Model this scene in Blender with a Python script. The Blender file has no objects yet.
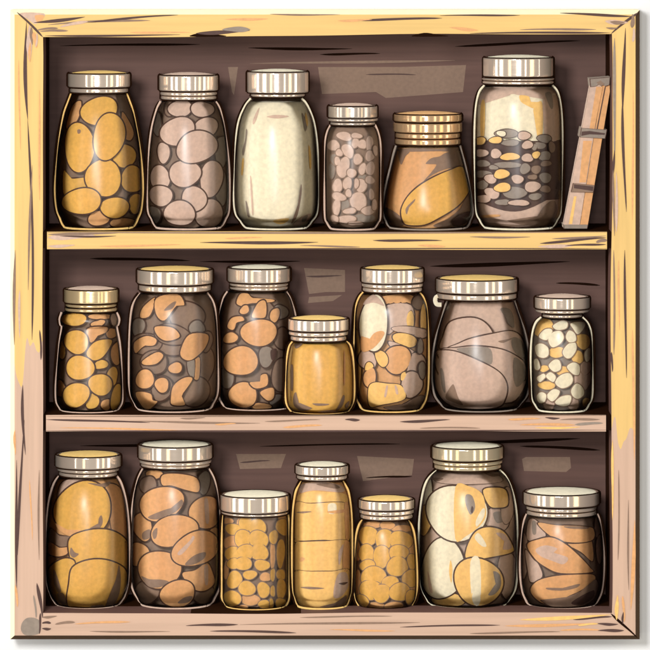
import bpy, bmesh, math, random
from math import sin, cos, pi, sqrt, hypot
random.seed(11)

# ------------------------------------------------------------------ basics
U = 0.001            # the scene is laid out in millimetres, one per photo pixel
D = 5000.0           # camera distance in front of the frame
H = 430.0            # camera height above the middle of the cabinet
sc = bpy.context.scene
COL = sc.collection

def lin(c):
    c = c / 255.0
    return c / 12.92 if c <= 0.04045 else ((c + 0.055) / 1.055) ** 2.4
RGB = dict(
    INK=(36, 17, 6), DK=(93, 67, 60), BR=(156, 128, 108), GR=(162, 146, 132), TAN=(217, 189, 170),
    YEL=(246, 206, 129), GOLD=(232, 187, 98), ORG=(230, 180, 124), CREAM=(241, 231, 206), LTAN=(208, 174, 151), LYEL=(230, 191, 121), LCREAM=(243, 234, 208),
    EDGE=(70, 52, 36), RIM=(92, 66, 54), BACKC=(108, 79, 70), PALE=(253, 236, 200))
def col(k):
    r, g, b = RGB[k]
    return (min(lin(r), .93), min(lin(g), .9), lin(b), 1)

MATS = {}
def nodes_of(name):
    m = bpy.data.materials.new(name)
    m.use_nodes = True
    nt = m.node_tree
    return m, nt, nt.nodes['Principled BSDF']

def matte(key, rough=.62, spec=.25, var=.10, scale=260, bump=.12):
    nm = key
    if nm in MATS:
        return MATS[nm]
    m, nt, b = nodes_of(nm.lower() + '_skin')
    tc = nt.nodes.new('ShaderNodeTexCoord')
    n = nt.nodes.new('ShaderNodeTexNoise')
    n.inputs['Scale'].default_value = scale
    n.inputs['Detail'].default_value = 4
    nt.links.new(tc.outputs['Object'], n.inputs['Vector'])
    r = nt.nodes.new('ShaderNodeValToRGB')
    c = col(key)
    r.color_ramp.elements[0].position = .3
    r.color_ramp.elements[1].position = .7
    r.color_ramp.elements[0].color = tuple(x * (1 - var) for x in c[:3]) + (1,)
    r.color_ramp.elements[1].color = tuple(min(.95, x * (1 + var * .6)) for x in c[:3]) + (1,)
    nt.links.new(n.outputs['Fac'], r.inputs['Fac'])
    nt.links.new(r.outputs['Color'], b.inputs['Base Color'])
    b.inputs['Roughness'].default_value = rough
    b.inputs['Specular IOR Level'].default_value = spec
    b.inputs['Diffuse Roughness'].default_value = 1.0
    if bump:
        bp = nt.nodes.new('ShaderNodeBump')
        bp.inputs['Strength'].default_value = bump
        bp.inputs['Distance'].default_value = .0006
        nt.links.new(n.outputs['Fac'], bp.inputs['Height'])
        nt.links.new(bp.outputs['Normal'], b.inputs['Normal'])
    MATS[nm] = m
    return m

def wood(name, ka, kb=None, z0=0, axis='x', amp=.055, var=.07):
    """Painted wood with faint grain along an axis; with kb the colour changes in long ragged tongues at height z0 (two coats of paint)."""
    if name in MATS:
        return MATS[name]
    m, nt, b = nodes_of(name)
    tc = nt.nodes.new('ShaderNodeTexCoord')
    mp = nt.nodes.new('ShaderNodeMapping')
    mp.inputs['Scale'].default_value = (6, 60, 150) if axis == 'x' else (150, 60, 6)
    nt.links.new(tc.outputs['Object'], mp.inputs['Vector'])
    n = nt.nodes.new('ShaderNodeTexNoise')
    n.inputs['Scale'].default_value = 1.0
    n.inputs['Detail'].default_value = 5
    nt.links.new(mp.outputs['Vector'], n.inputs['Vector'])
    def ramp(k):
        r = nt.nodes.new('ShaderNodeValToRGB')
        c = col(k)
        e = r.color_ramp.elements
        e[0].position, e[1].position = .32, .6
        e[0].color = tuple(x * (1 - 1.4 * var) for x in c[:3]) + (1,)
        e[1].color = tuple(min(.95, x * (1 + .3 * var)) for x in c[:3]) + (1,)
        nt.links.new(n.outputs['Fac'], r.inputs['Fac'])
        return r.outputs['Color']
    out = ramp(ka)
    if kb:
        sep = nt.nodes.new('ShaderNodeSeparateXYZ')
        nt.links.new(tc.outputs['Object'], sep.inputs[0])
        mp2 = nt.nodes.new('ShaderNodeMapping')
        mp2.inputs['Scale'].default_value = (85, 20, 6)
        nt.links.new(tc.outputs['Object'], mp2.inputs['Vector'])
        n2 = nt.nodes.new('ShaderNodeTexNoise')
        n2.inputs['Scale'].default_value = 1
        n2.inputs['Detail'].default_value = 1
        nt.links.new(mp2.outputs['Vector'], n2.inputs['Vector'])
        ma = nt.nodes.new('ShaderNodeMath'); ma.operation = 'MULTIPLY_ADD'
        ma.inputs[1].default_value = amp * 4
        nt.links.new(n2.outputs['Fac'], ma.inputs[0])
        nt.links.new(sep.outputs['Z'], ma.inputs[2])
        gt = nt.nodes.new('ShaderNodeMath'); gt.operation = 'GREATER_THAN'
        gt.inputs[1].default_value = z0 + amp * 2
        nt.links.new(ma.outputs[0], gt.inputs[0])
        mx = nt.nodes.new('ShaderNodeMix'); mx.data_type = 'RGBA'
        nt.links.new(gt.outputs[0], mx.inputs[0])
        nt.links.new(ramp(kb), mx.inputs[6])
        nt.links.new(out, mx.inputs[7])
        out = mx.outputs[2]
    nt.links.new(out, b.inputs['Base Color'])
    b.inputs['Roughness'].default_value = .6
    b.inputs['Specular IOR Level'].default_value = .2
    bp = nt.nodes.new('ShaderNodeBump')
    bp.inputs['Strength'].default_value = .15
    bp.inputs['Distance'].default_value = .0005
    nt.links.new(n.outputs['Fac'], bp.inputs['Height'])
    nt.links.new(bp.outputs['Normal'], b.inputs['Normal'])
    MATS[name] = m
    return m

def metal(name, tint, rough=.2):
    if name in MATS:
        return MATS[name]
    m, nt, b = nodes_of(name)
    tc = nt.nodes.new('ShaderNodeTexCoord')
    mp = nt.nodes.new('ShaderNodeMapping')
    mp.inputs['Scale'].default_value = (90, 90, 900)
    nt.links.new(tc.outputs['Object'], mp.inputs['Vector'])
    n = nt.nodes.new('ShaderNodeTexNoise')
    n.inputs['Scale'].default_value = 1
    nt.links.new(mp.outputs['Vector'], n.inputs['Vector'])
    r = nt.nodes.new('ShaderNodeMapRange')
    r.inputs['To Min'].default_value = rough * .7
    r.inputs['To Max'].default_value = rough * 1.4
    nt.links.new(n.outputs['Fac'], r.inputs['Value'])
    nt.links.new(r.outputs['Result'], b.inputs['Roughness'])
    b.inputs['Base Color'].default_value = tint + (1,)
    b.inputs['Metallic'].default_value = .6
    MATS[name] = m
    return m

def glass(name='jar_glass', tint=(.998, .998, .996)):
    """Thin clear glass: clear face on, glossy and slightly milky where one looks along the wall."""
    if name in MATS:
        return MATS[name]
    m = bpy.data.materials.new(name)
    m.use_nodes = True
    nt = m.node_tree
    nt.nodes.clear()
    out = nt.nodes.new('ShaderNodeOutputMaterial')
    tr = nt.nodes.new('ShaderNodeBsdfTransparent')
    tr.inputs[0].default_value = tint + (1,)
    gl = nt.nodes.new('ShaderNodeBsdfGlossy')
    gl.inputs['Roughness'].default_value = .28
    gl.inputs['Color'].default_value = (.6, .6, .6, 1)
    fr = nt.nodes.new('ShaderNodeFresnel')
    fr.inputs['IOR'].default_value = 1.5
    mx = nt.nodes.new('ShaderNodeMixShader')
    nt.links.new(fr.outputs[0], mx.inputs[0])
    nt.links.new(tr.outputs[0], mx.inputs[1])
    nt.links.new(gl.outputs[0], mx.inputs[2])
    nt.links.new(mx.outputs[0], out.inputs[0])
    MATS[name] = m
    return m

# ------------------------------------------------------------------ mesh building
class MB:
    """Vertices in millimetres relative to an origin, faces with material slots."""
    def __init__(self):
        self.v, self.f, self.m, self.slots = [], [], [], []
    def slot(self, mat):
        if mat not in self.slots:
            self.slots.append(mat)
        return self.slots.index(mat)
    def face(self, idx, s):
        self.f.append(tuple(idx)); self.m.append(s)
    def add(self, p):
        self.v.append(tuple(p)); return len(self.v) - 1
    def build(self, name, parent=None, origin=(0, 0, 0), smooth=None):
        me = bpy.data.meshes.new(name)
        ox, oy, oz = origin
        me.from_pydata([((x - ox) * U, (y - oy) * U, (z - oz) * U) for x, y, z in self.v], [], self.f)
        for mt in self.slots:
            me.materials.append(mt)
        for p, s in zip(me.polygons, self.m):
            p.material_index = s
        bm = bmesh.new(); bm.from_mesh(me)
        bmesh.ops.recalc_face_normals(bm, faces=bm.faces)
        bm.to_mesh(me); bm.free()
        if smooth:
            me.polygons.foreach_set('use_smooth', [True] * len(me.polygons))
            me.set_sharp_from_angle(angle=math.radians(smooth))
        o = bpy.data.objects.new(name, me)
        COL.objects.link(o)
        if parent:
            o.parent = parent
        else:
            o.location = (ox * U, oy * U, oz * U)
        return o

def empty(name, loc):
    o = bpy.data.objects.new(name, None)
    o.empty_display_size = .02
    o.location = tuple(c * U for c in loc)
    COL.objects.link(o)
    return o
def tag(o, label, cat, group=None):
    o['label'] = label; o['category'] = cat
    if group: o['group'] = group
    return o

def at(px, py, y):
    """Point at depth y behind the frame's face that stands where the photograph shows (px, py)."""
    k = 1 + y / D
    return ((px - 325) * k, y, H + (325 - py - H) * k)

def catmull(pts, n, closed=True):
    out, N = [], len(pts)
    rng = range(N) if closed else range(N - 1)
    for i in rng:
        p0 = pts[(i - 1) % N] if closed or i > 0 else pts[i]
        p1 = pts[i]; p2 = pts[(i + 1) % N]
        p3 = pts[(i + 2) % N] if closed or i + 2 < N else p2
        for k in range(n):
            t = k / n
            a = tuple(.5 * (2 * b + (c - a_) * t + (2 * a_ - 5 * b + 4 * c - d) * t * t + (-a_ + 3 * b - 3 * c + d) * t ** 3)
                      for a_, b, c, d in zip(p0, p1, p2, p3))
            out.append(a)
    if not closed:
        out.append(pts[-1])
    return out

def lathe(mb, prof, c, mat, n=72, sy=1.0, wave=None):
    """prof: (radius, z) from top to bottom round the axis c=(x, y)."""
    s = mb.slot(mat) if not isinstance(mat, int) else mat
    rings = []
    for r, z in prof:
        if r < 1e-6:
            rings.append([mb.add((c[0], c[1], z))])
        else:
            W = [1 + (sum(a * sin(f * 2 * pi * k / n + ph) for a, f, ph in wave) if wave else 0) for k in range(n)]
            rings.append([mb.add((c[0] + r * W[k] * sin(2 * pi * k / n), c[1] - sy * r * W[k] * cos(2 * pi * k / n), z)) for k in range(n)])
    for a, b in zip(rings, rings[1:]):
        for k in range(n):
            k2 = (k + 1) % n
            if len(a) == 1 and len(b) == 1: continue
            if len(a) == 1: mb.face((a[0], b[k], b[k2]), s)
            elif len(b) == 1: mb.face((a[k], b[0], a[k2]), s)
            else: mb.face((a[k], b[k], b[k2], a[k2]), s)
    return rings

def tube(mb, pts, r, mat, n=8):
    s = mb.slot(mat)
    rings = []
    for i, p in enumerate(pts):
        a = pts[max(i - 1, 0)]; b = pts[min(i + 1, len(pts) - 1)]
        t = [b[j] - a[j] for j in range(3)]
        L = sqrt(sum(x * x for x in t)) or 1
        t = [x / L for x in t]
        up = (0, 1, 0) if abs(t[1]) < .9 else (1, 0, 0)
        u = (t[1] * up[2] - t[2] * up[1], t[2] * up[0] - t[0] * up[2], t[0] * up[1] - t[1] * up[0])
        L = sqrt(sum(x * x for x in u)); u = [x / L for x in u]
        w = (t[1] * u[2] - t[2] * u[1], t[2] * u[0] - t[0] * u[2], t[0] * u[1] - t[1] * u[0])
        rr = r(i / (len(pts) - 1)) if callable(r) else r
        rings.append([mb.add(tuple(p[j] + rr * (cos(2 * pi * k / n) * u[j] + sin(2 * pi * k / n) * w[j]) for j in range(3))) for k in range(n)])
    for a, b in zip(rings, rings[1:]):
        for k in range(n):
            mb.face((a[k], a[(k + 1) % n], b[(k + 1) % n], b[k]), s)
    mb.face(rings[0][::-1], s); mb.face(rings[-1], s)

def box(mb, x0, x1, y0, y1, z0, z1, mat):
    s = mb.slot(mat)
    i = [mb.add((x, y, z)) for z in (z0, z1) for y in (y0, y1) for x in (x0, x1)]
    for q in ((0, 1, 3, 2), (4, 6, 7, 5), (0, 4, 5, 1), (2, 3, 7, 6), (0, 2, 6, 4), (1, 5, 7, 3)):
        mb.face([i[k] for k in q], s)

# ------------------------------------------------------------------ the cabinet
BACK = 136.0         # depth of the back panel
WALLY = 43.0         # the white wall's face: the frame stands this far proud of it
YW = wood('yellow_wood', 'LYEL', axis='x')
TW = wood('tan_wood', 'LTAN', axis='x')
LW = wood('left_board_wood', 'LYEL', 'LTAN', z0=.255, axis='z')
RW = wood('right_board_wood', 'LYEL', 'LTAN', z0=.180, axis='z')
EDGE = matte('EDGE', rough=.7, spec=.1)  # shaded bevel: shade put into the right and bottom edge colour
PALE = matte('PALE', rough=.6, spec=.2, bump=0, var=.03)  # lit bevel: light put into the top and left edge colour
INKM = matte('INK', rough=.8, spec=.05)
BACKM = wood('back_panel_wood', 'BACKC', axis='x', var=.12)
def wood_edge(k): return matte(k)

cab = empty('wall_cabinet', (0, BACK, -290))
tag(cab, 'shallow yellow and tan wooden wall cabinet with two shelves, filled with jars', 'cabinet')
CO = (0, BACK, -290)

def strokes(mb, L, y, hand=.0):
    """Grain marks: slim spindles inlaid 0.3 mm proud of a face at depth y."""
    for q, st in enumerate(L):
        lift = .3 + .09 * (q % 9)
        x0, y0, x1, y1, w, k = st[:6]
        bend = st[6] if len(st) > 6 else 0
        s = mb.slot(matte(k))
        n = 12
        dx, dy = x1 - x0, y1 - y0
        Ln = hypot(dx, dy) or 1
        nx, ny = -dy / Ln, dx / Ln
        ph = random.random() * 6
        A, B = [], []
        for i in range(n + 1):
            t = i / n
            ww = w * .5 * (sin(pi * min(1, t * 1.0)) ** .6) * (1 + .25 * sin(5 * t + ph)) + .12
            off = bend * sin(pi * t) + .5 * sin(4 * t + ph)
            cx, cy = x0 + dx * t + nx * off, y0 + dy * t + ny * off
            A.append(mb.add(at(cx + nx * ww, cy + ny * ww, y - lift)))
            B.append(mb.add(at(cx - nx * ww, cy - ny * ww, y - lift)))
        for i in range(n):
            mb.face((A[i], A[i + 1], B[i + 1], B[i]), s)

BLOB = [0]
def blob(mb, poly, y, k, n=4):
    s = mb.slot(matte(k))
    BLOB[0] += 1
    lift = .06 + .07 * (BLOB[0] % 3)
    mb.face([mb.add(at(px, py, y - lift)) for px, py in (catmull(poly, n) if n else poly)], s)

def board(name, inner, outer, mat, edge_mat, marks, extra=None):
    """One mitred board of the frame. inner/outer: the two long edges in photo pixels, wobbling a little; the outer one is chamfered."""
    mb = MB()
    s = mb.slot(mat); e = mb.slot(edge_mat); dk = mb.slot(matte('DK'))
    n = len(inner)
    ins = []
    cxm = sum(p[0] for p in inner) / n; cym = sum(p[1] for p in inner) / n
    for (ix, iy), (ox, oy) in zip(inner, outer):
        # the front edge lies 4.5 mm inside the outer edge
        vx = -4.5 * (1 if ox > 325 else -1) if abs(ox - 325) > 310 else 0
        vy = -4.5 * (1 if oy > 325 else -1) if abs(oy - 325) > 310 else 0
        ins.append((ox + vx, oy + vy))
    F_in = [mb.add(at(x, y, 0)) for x, y in inner]
    F_out = [mb.add(at(x, y, 0)) for x, y in ins]
    C_out = [mb.add(at(x, y, 0)[:1] + (5.0,) + at(x, y, 0)[2:]) for x, y in outer]
    B_out = [mb.add(at(x, y, 0)[:1] + (WALLY + 6,) + at(x, y, 0)[2:]) for x, y in outer]
    B_in = [mb.add(at(x, y, 0)[:1] + (WALLY + 6,) + at(x, y, 0)[2:]) for x, y in inner]
    for i in range(n - 1):
        mb.face((F_in[i], F_in[i + 1], F_out[i + 1], F_out[i]), s)
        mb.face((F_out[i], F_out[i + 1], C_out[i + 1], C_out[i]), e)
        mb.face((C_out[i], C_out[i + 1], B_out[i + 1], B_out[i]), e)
        mb.face((F_in[i], B_in[i], B_in[i + 1], F_in[i + 1]), dk)
        mb.face((B_in[i], B_out[i], B_out[i + 1], B_in[i + 1]), dk)
    for q in (0, n - 1):
        mb.face((F_in[q], F_out[q], C_out[q], B_out[q], B_in[q]), dk)
    strokes(mb, marks, 0)
    if extra: extra(mb)
    o = mb.build(name, cab, CO)
    return o

def between(a, b, n):
    return [(a[0] + (b[0] - a[0]) * i / n, a[1] + (b[1] - a[1]) * i / n) for i in range(n + 1)]
def wob(pts, amp, horiz, seed):
    rd = random.Random(seed); ph = [rd.random() * 6 for _ in range(3)]
    out = []
    for i, (x, y) in enumerate(pts):
        t = i / (len(pts) - 1)
        w = amp * (sin(3.1 * t * 2 + ph[0]) + .6 * sin(8 * t + ph[1]) + .4 * sin(19 * t + ph[2])) * sin(pi * t) ** .4
        out.append((x, y + w) if horiz else (x + w, y))
    return out

rs = random.Random(5)
def randmarks(n, xr, yr, horiz, ks, wr=(1, 2.2), Lr=(30, 110)):
    L = []
    for _ in range(n):
        x, y = rs.uniform(*xr), rs.uniform(*yr)
        l = rs.uniform(*Lr)
        k = rs.choice(ks)
        w = rs.uniform(*wr)
        if horiz:
            x1 = min(x + l, xr[1]); L.append((x, y, x1, y + rs.uniform(-1.5, 1.5), w, k))
        else:
            y1 = min(y + l, yr[1]); L.append((x, y, x + rs.uniform(-1.5, 1.5), y1, w, k))
    return L

IL, IR, IT, IB = 43, 612, 36, 613     # opening of the frame
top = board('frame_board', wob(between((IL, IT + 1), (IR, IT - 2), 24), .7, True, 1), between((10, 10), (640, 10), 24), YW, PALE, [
    (17, 12, 43, 37, 2.4, 'DK'), (611, 34, 638, 12, 2.4, 'DK'),
    (34, 23, 85, 17, 2.6, 'DK'), (37, 30, 58, 28, 2.2, 'BR'), (40, 31.5, 68, 30.5, 2.2, 'BR'), (48, 25, 150, 20, 2, 'BR', -1),
    (88, 22, 178, 15.5, 2, 'DK', -1), (60, 27, 88, 21, 3, 'TAN'), (222, 30, 250, 29, 5, 'GR'), (225, 20, 268, 18.5, 2, 'ORG'),
    (196, 33, 250, 31, 3.5, 'DK'), (357, 20, 442, 18.5, 2.6, 'DK'), (338, 20.5, 372, 20, 1.8, 'ORG'), (450, 28, 478, 30, 2.5, 'ORG'),
    (560, 13.5, 632, 16, 2.2, 'DK'), (605, 21, 628, 23, 4, 'TAN'), (610, 22, 625, 22.5, 3, 'BR'), (606, 28, 618, 28, 1.5, 'BR'),
    (440, 16, 520, 14.8, 1.5, 'DK'), (520, 30, 596, 29, 1.8, 'BR'), (130, 32, 190, 33, 1.6, 'ORG'), (270, 14, 340, 15, 1.3, 'BR'),
    (470, 33.5, 610, 32.5, 2, 'DK'), (45, 35.5, 180, 35.2, 1.6, 'DK')],
    lambda mb: (blob(mb, [(20, 13), (44, 13.5), (41, 20), (35, 24), (29, 20)], 0, 'TAN'), blob(mb, [(35, 15.5), (44, 15.5), (41, 21), (37, 22)], -.2, 'ORG'),
                [blob(mb, [(x, IT + .5), (x + 12, IT - 3.5 * a), (x + 24, IT - 2 * a), (x + 36, IT + .3)], -.1, 'INK') for x, a in ((190, 1.0), (412, .9))]))
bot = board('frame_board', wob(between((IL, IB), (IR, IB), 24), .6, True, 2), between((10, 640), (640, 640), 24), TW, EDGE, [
    (611, 613, 637, 638, 2.4, 'INK'), (41, 613, 39, 634, 2.2, 'DK'),
    (42, 617, 57, 616.5, 2, 'BR'), (42, 623, 51, 622.8, 2.6, 'DK'), (55, 624, 75, 622, 2.8, 'BR'), (42, 629, 51, 628.5, 2, 'DK'),
    (75, 624, 130, 621.5, 2, 'ORG'), (186, 626, 238, 624, 2.2, 'DK'), (210, 631, 296, 632.5, 2.2, 'DK'), (240, 625, 420, 622, 1.8, 'BR'),
    (400, 627, 500, 625, 1.8, 'DK'), (573, 619, 612, 617, 2.4, 'DK'), (505, 626, 590, 624, 2.4, 'ORG'), (520, 620, 610, 615, 3, 'YEL'),
    (597, 624, 618, 624, 2, 'DK'), (598, 631, 624, 630, 2.4, 'DK'), (578, 625, 598, 624, 2, 'YEL'), (470, 633, 560, 632, 1.6, 'BR'),
    (300, 617, 392, 616.5, 1.4, 'BR'), (90, 631, 170, 632, 1.4, 'BR'), (330, 630, 395, 630.5, 1.4, 'ORG'), (560, 630, 600, 630, 2, 'ORG')])
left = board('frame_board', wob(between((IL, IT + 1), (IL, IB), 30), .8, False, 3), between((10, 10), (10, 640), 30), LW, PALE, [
    (26, 22, 28, 120, 2.8, 'DK', 1.5), (28, 120, 32, 340, 2.6, 'DK', -2), (32, 165, 28, 290, 1.6, 'BR'),
    (29, 25, 30, 62, 4.5, 'TAN'), (31.5, 27, 32, 45, 2.6, 'BR'), (34, 32, 36, 48, 4, 'ORG'), (30, 42, 30, 62, 2, 'ORG'), (37, 33, 36, 47, 2, 'TAN'),
    (15, 250, 14, 345, 2.2, 'BR'), (40, 330, 41, 360, 2.2, 'DK'), (23, 385, 25, 455, 2.4, 'DK', 1), (24, 420, 18, 555, 2.2, 'DK', 1), (16, 460, 17, 590, 2, 'DK'), (16, 585, 17, 607, 2.4, 'ORG'),
    (37, 583, 42, 618, 3, 'DK', -1), (34, 595, 36, 618, 2, 'GR'), (39, 470, 39, 560, 1.3, 'BR'), (39, 90, 40, 200, 1.3, 'ORG'), (19, 60, 20, 150, 1.2, 'ORG'),
    (30, 480, 32, 540, 1.2, 'ORG'), (20, 290, 19, 338, 2, 'TAN'), (15, 430, 15, 455, 2, 'ORG')],
    lambda mb: blob(mb, [(22, 623), (27, 618), (35, 618), (40, 622), (40, 632), (35, 635), (25, 635), (21, 630)], 0, 'GR'))
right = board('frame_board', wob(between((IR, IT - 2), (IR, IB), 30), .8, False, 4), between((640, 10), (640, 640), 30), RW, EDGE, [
    (625, 28, 623, 112, 2.6, 'DK'), (623, 100, 626, 212, 2.6, 'DK', 1), (632.5, 14, 632.5, 28, 4, 'BR'), (634, 28, 633, 42, 3, 'TAN'), (615, 38, 614, 160, 3, 'GR'), (614, 150, 613.5, 176, 2, 'DK'),
    (613.5, 170, 614, 236, 2, 'BR'), (616, 172, 617, 232, 2.4, 'TAN'), (625, 250, 626, 378, 2, 'DK'), (614, 250, 614, 355, 2.2, 'BR'), (612, 352, 612, 372, 2, 'DK'),
    (633, 330, 634, 460, 2, 'ORG'), (631, 610, 635, 520, 3, 'ORG'), (617, 595, 617, 620, 3, 'YEL'), (623, 596, 624, 622, 2.6, 'ORG'), (623, 612, 623, 624, 1.6, 'DK'),
    (613, 440, 612, 520, 2.4, 'YEL'), (619, 470, 618, 560, 1.3, 'BR'), (628, 500, 629, 590, 1.4, 'BR'), (633, 90, 633, 220, 1.3, 'ORG'), (619, 260, 619, 330, 1.3, 'ORG')])

# carcass behind the frame: sides, top, bottom and back, recess shade painted into the near-black inside
mb = MB()
xl, xr = IL - 325 - 1.5, IR - 325 + 1.5
zt, zb = 325 - IT + 1.5, 325 - IB
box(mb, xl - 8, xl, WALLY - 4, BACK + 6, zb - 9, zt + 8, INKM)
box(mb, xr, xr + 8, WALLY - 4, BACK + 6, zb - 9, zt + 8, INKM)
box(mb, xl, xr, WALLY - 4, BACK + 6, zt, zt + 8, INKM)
mb.build('side_panel', cab, CO)
mb = MB()
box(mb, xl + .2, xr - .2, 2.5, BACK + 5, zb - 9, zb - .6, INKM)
mb.build('floor_panel', cab, CO)
mb = MB()
box(mb, xl + .3, xr - .3, BACK, BACK + 5, zb - .4, zt - .3, BACKM)
def bpatch(pts, k='BR'): blob(mb, pts, BACK, k, 0)
bpatch([(318, 67), (400, 67), (466, 65), (463, 92), (425, 95), (386, 98), (376, 92), (322, 94)])
bpatch([(228, 67), (238, 67), (234, 95), (232, 92)])
bpatch([(304, 268), (345, 270), (345, 292), (326, 292), (309, 294)])
bpatch([(309, 297), (342, 295), (333, 301), (308, 303)])
bpatch([(236, 454), (286, 454), (283, 462), (281, 468), (240, 469)])
bpatch([(357, 456), (414, 459), (412, 475), (363, 481)])
bpatch([(522, 459), (526, 457), (570, 457), (571, 468), (566, 472), (524, 471)])
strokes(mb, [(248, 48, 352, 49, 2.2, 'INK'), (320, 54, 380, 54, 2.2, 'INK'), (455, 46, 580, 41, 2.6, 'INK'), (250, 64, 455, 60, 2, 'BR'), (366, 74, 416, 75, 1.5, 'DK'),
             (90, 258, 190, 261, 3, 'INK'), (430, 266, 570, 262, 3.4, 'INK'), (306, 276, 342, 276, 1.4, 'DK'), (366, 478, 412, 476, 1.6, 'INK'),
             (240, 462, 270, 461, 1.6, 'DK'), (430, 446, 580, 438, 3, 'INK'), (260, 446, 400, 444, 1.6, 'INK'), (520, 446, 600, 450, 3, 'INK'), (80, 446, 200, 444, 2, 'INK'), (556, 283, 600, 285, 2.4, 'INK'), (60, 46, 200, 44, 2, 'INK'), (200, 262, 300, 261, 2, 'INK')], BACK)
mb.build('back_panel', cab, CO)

SHELF = {}
def shelf(name, ytop, ybot, x0, x1, mat, marks, extra=None, seed=0):
    """A shelf board: coloured front edge, dark boards behind it."""
    mb = MB()
    s = mb.slot(mat); dk = INKM
    z1 = at(0, ytop, 2)[2]
    n = 20
    T = wob(between((x0, ytop), (x1, ytop), n), .25, True, seed)
    B = wob(between((x0, ybot), (x1, ybot), n), .5, True, seed + 1)
    a = [mb.add(at(x, y, 2)) for x, y in T]; b = [mb.add(at(x, y, 2)) for x, y in B]
    a2 = [mb.add(at(x, y, 2)[:1] + (6.0,) + at(x, y, 2)[2:]) for x, y in T]; b2 = [mb.add(at(x, y, 2)[:1] + (6.0,) + at(x, y, 2)[2:]) for x, y in B]
    for i in range(n):
        mb.face((a[i], a[i + 1], b[i + 1], b[i]), s)
        mb.face((a[i], a2[i], a2[i + 1], a[i + 1]), s)
        mb.face((b[i], b[i + 1], b2[i + 1], b2[i]), s)
    mb.face((a[0], b[0], b2[0], a2[0]), s); mb.face((a[-1], a2[-1], b2[-1], b[-1]), s)
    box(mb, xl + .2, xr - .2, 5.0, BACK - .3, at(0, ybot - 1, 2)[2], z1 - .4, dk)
    strokes(mb, marks, 2)
    if extra: extra(mb)
    mb.build(name, cab, CO)
    return z1 - .4
S1 = shelf('shelf', 231.8, 249.3, 47, 607, YW, [
    (48, 237, 95, 236, 6, 'TAN'), (48, 234, 118, 233.5, 2.6, 'BR'), (60, 236.5, 116, 236, 1.4, 'DK'), (200, 243, 318, 242, 2.4, 'DK'), (225, 238, 262, 238, 1.4, 'ORG'), (373, 240, 442, 241, 2.2, 'DK'),
    (418, 246, 445, 246, 2, 'ORG'), (470, 237, 530, 237, 1.4, 'BR'), (540, 243, 606, 238, 2.4, 'DK'), (552, 239, 606, 236, 1.8, 'BR'), (538, 247, 575, 245, 3, 'TAN'), (565, 246, 606, 244, 1.8, 'DK'), (596, 242, 607, 240, 4, 'BR'),
    (100, 246, 180, 245, 1.5, 'ORG'), (48, 246, 75, 245.5, 2.5, 'TAN'), (47, 232.6, 607, 232.2, 1.3, 'BR'), (47, 248.8, 607, 249, 1.2, 'DK'), (300, 246, 360, 246.5, 1.3, 'BR')], seed=10)
S2 = shelf('shelf', 415.2, 431.5, 46, 606, TW, [
    (46, 419, 150, 423, 2, 'DK'), (130, 421.5, 260, 423, 1.6, 'BR'), (60, 428, 180, 430, 1.4, 'ORG'), (283, 427, 322, 425.5, 2.4, 'ORG'), (215, 424, 236, 424, 1.6, 'ORG'), (345, 420, 360, 419.5, 2.2, 'DK'), (400, 421.5, 450, 420, 2.2, 'DK'),
    (508, 419, 540, 419, 2.2, 'ORG'), (520, 425, 575, 424.5, 2.4, 'ORG'), (545, 418, 560, 418, 1.6, 'DK'), (560, 420, 600, 419, 2, 'BR'), (575, 424, 603, 423.5, 3, 'GR'), (535, 428, 580, 427, 1.6, 'YEL'), (265, 421, 320, 420, 1.3, 'BR'),
    (46, 430.8, 606, 430.5, 1.4, 'DK'), (47, 416, 606, 415.8, 1.1, 'BR'), (420, 428, 480, 428, 1.3, 'BR'), (180, 418, 205, 418, 1.3, 'BR')], seed=20)
S3 = zb - .6

# white wall with the niche the cabinet sits in
mb = MB()
wm, nt, b = nodes_of('white_plaster')
b.inputs['Base Color'].default_value = (.86, .86, .86, 1)
b.inputs['Roughness'].default_value = .9
b.inputs['Specular IOR Level'].default_value = .1
W = 1500
for x0, x1, z0, z1 in ((-W, -305, -W, W), (305, W, -W, W), (-305, 305, 305, W), (-305, 305, -W, -305)):
    box(mb, x0, x1, WALLY, WALLY + 25, z0, z1, wm)
wl = mb.build('wall', None, (0, WALLY, 0))
wl['kind'] = 'structure'
# back of the niche, so no light leaks round the carcass
mb = MB()
box(mb, -400, 400, BACK + 8, BACK + 30, -400, 400, wm)
nb = mb.build('wall', None, (0, BACK + 8, 0)); nb['kind'] = 'structure'

# ------------------------------------------------------------------ jars
GLASS = glass()
LIDS = dict(
    silver=metal('silver_lid', (.97, .80, .65), .1), dull=metal('dull_lid', (.66, .55, .46), .16), brass=metal('brass_lid', (.97, .74, .42), .18),
    warm=metal('warm_lid', (.97, .80, .54), .1), copper=metal('copper_lid', (.86, .56, .31), .12))
SEAM = matte('INK')

def ell(cx, cy, rx, ry, rot=0, wobble=.035, n=44):
    rd = random.Random(int(cx * 7 + cy * 13))
    p1, p2, a = rd.random() * 6, rd.random() * 6, math.radians(rot)
    out = []
    for k in range(n):
        t = 2 * pi * k / n
        q = 1 + wobble * (sin(2 * t + p1) + .7 * sin(3 * t + p2))
        x, y = rx * q * cos(t), ry * q * sin(t)
        out.append((cx + x * cos(a) - y * sin(a), cy + x * sin(a) + y * cos(a)))
    return out

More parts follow.
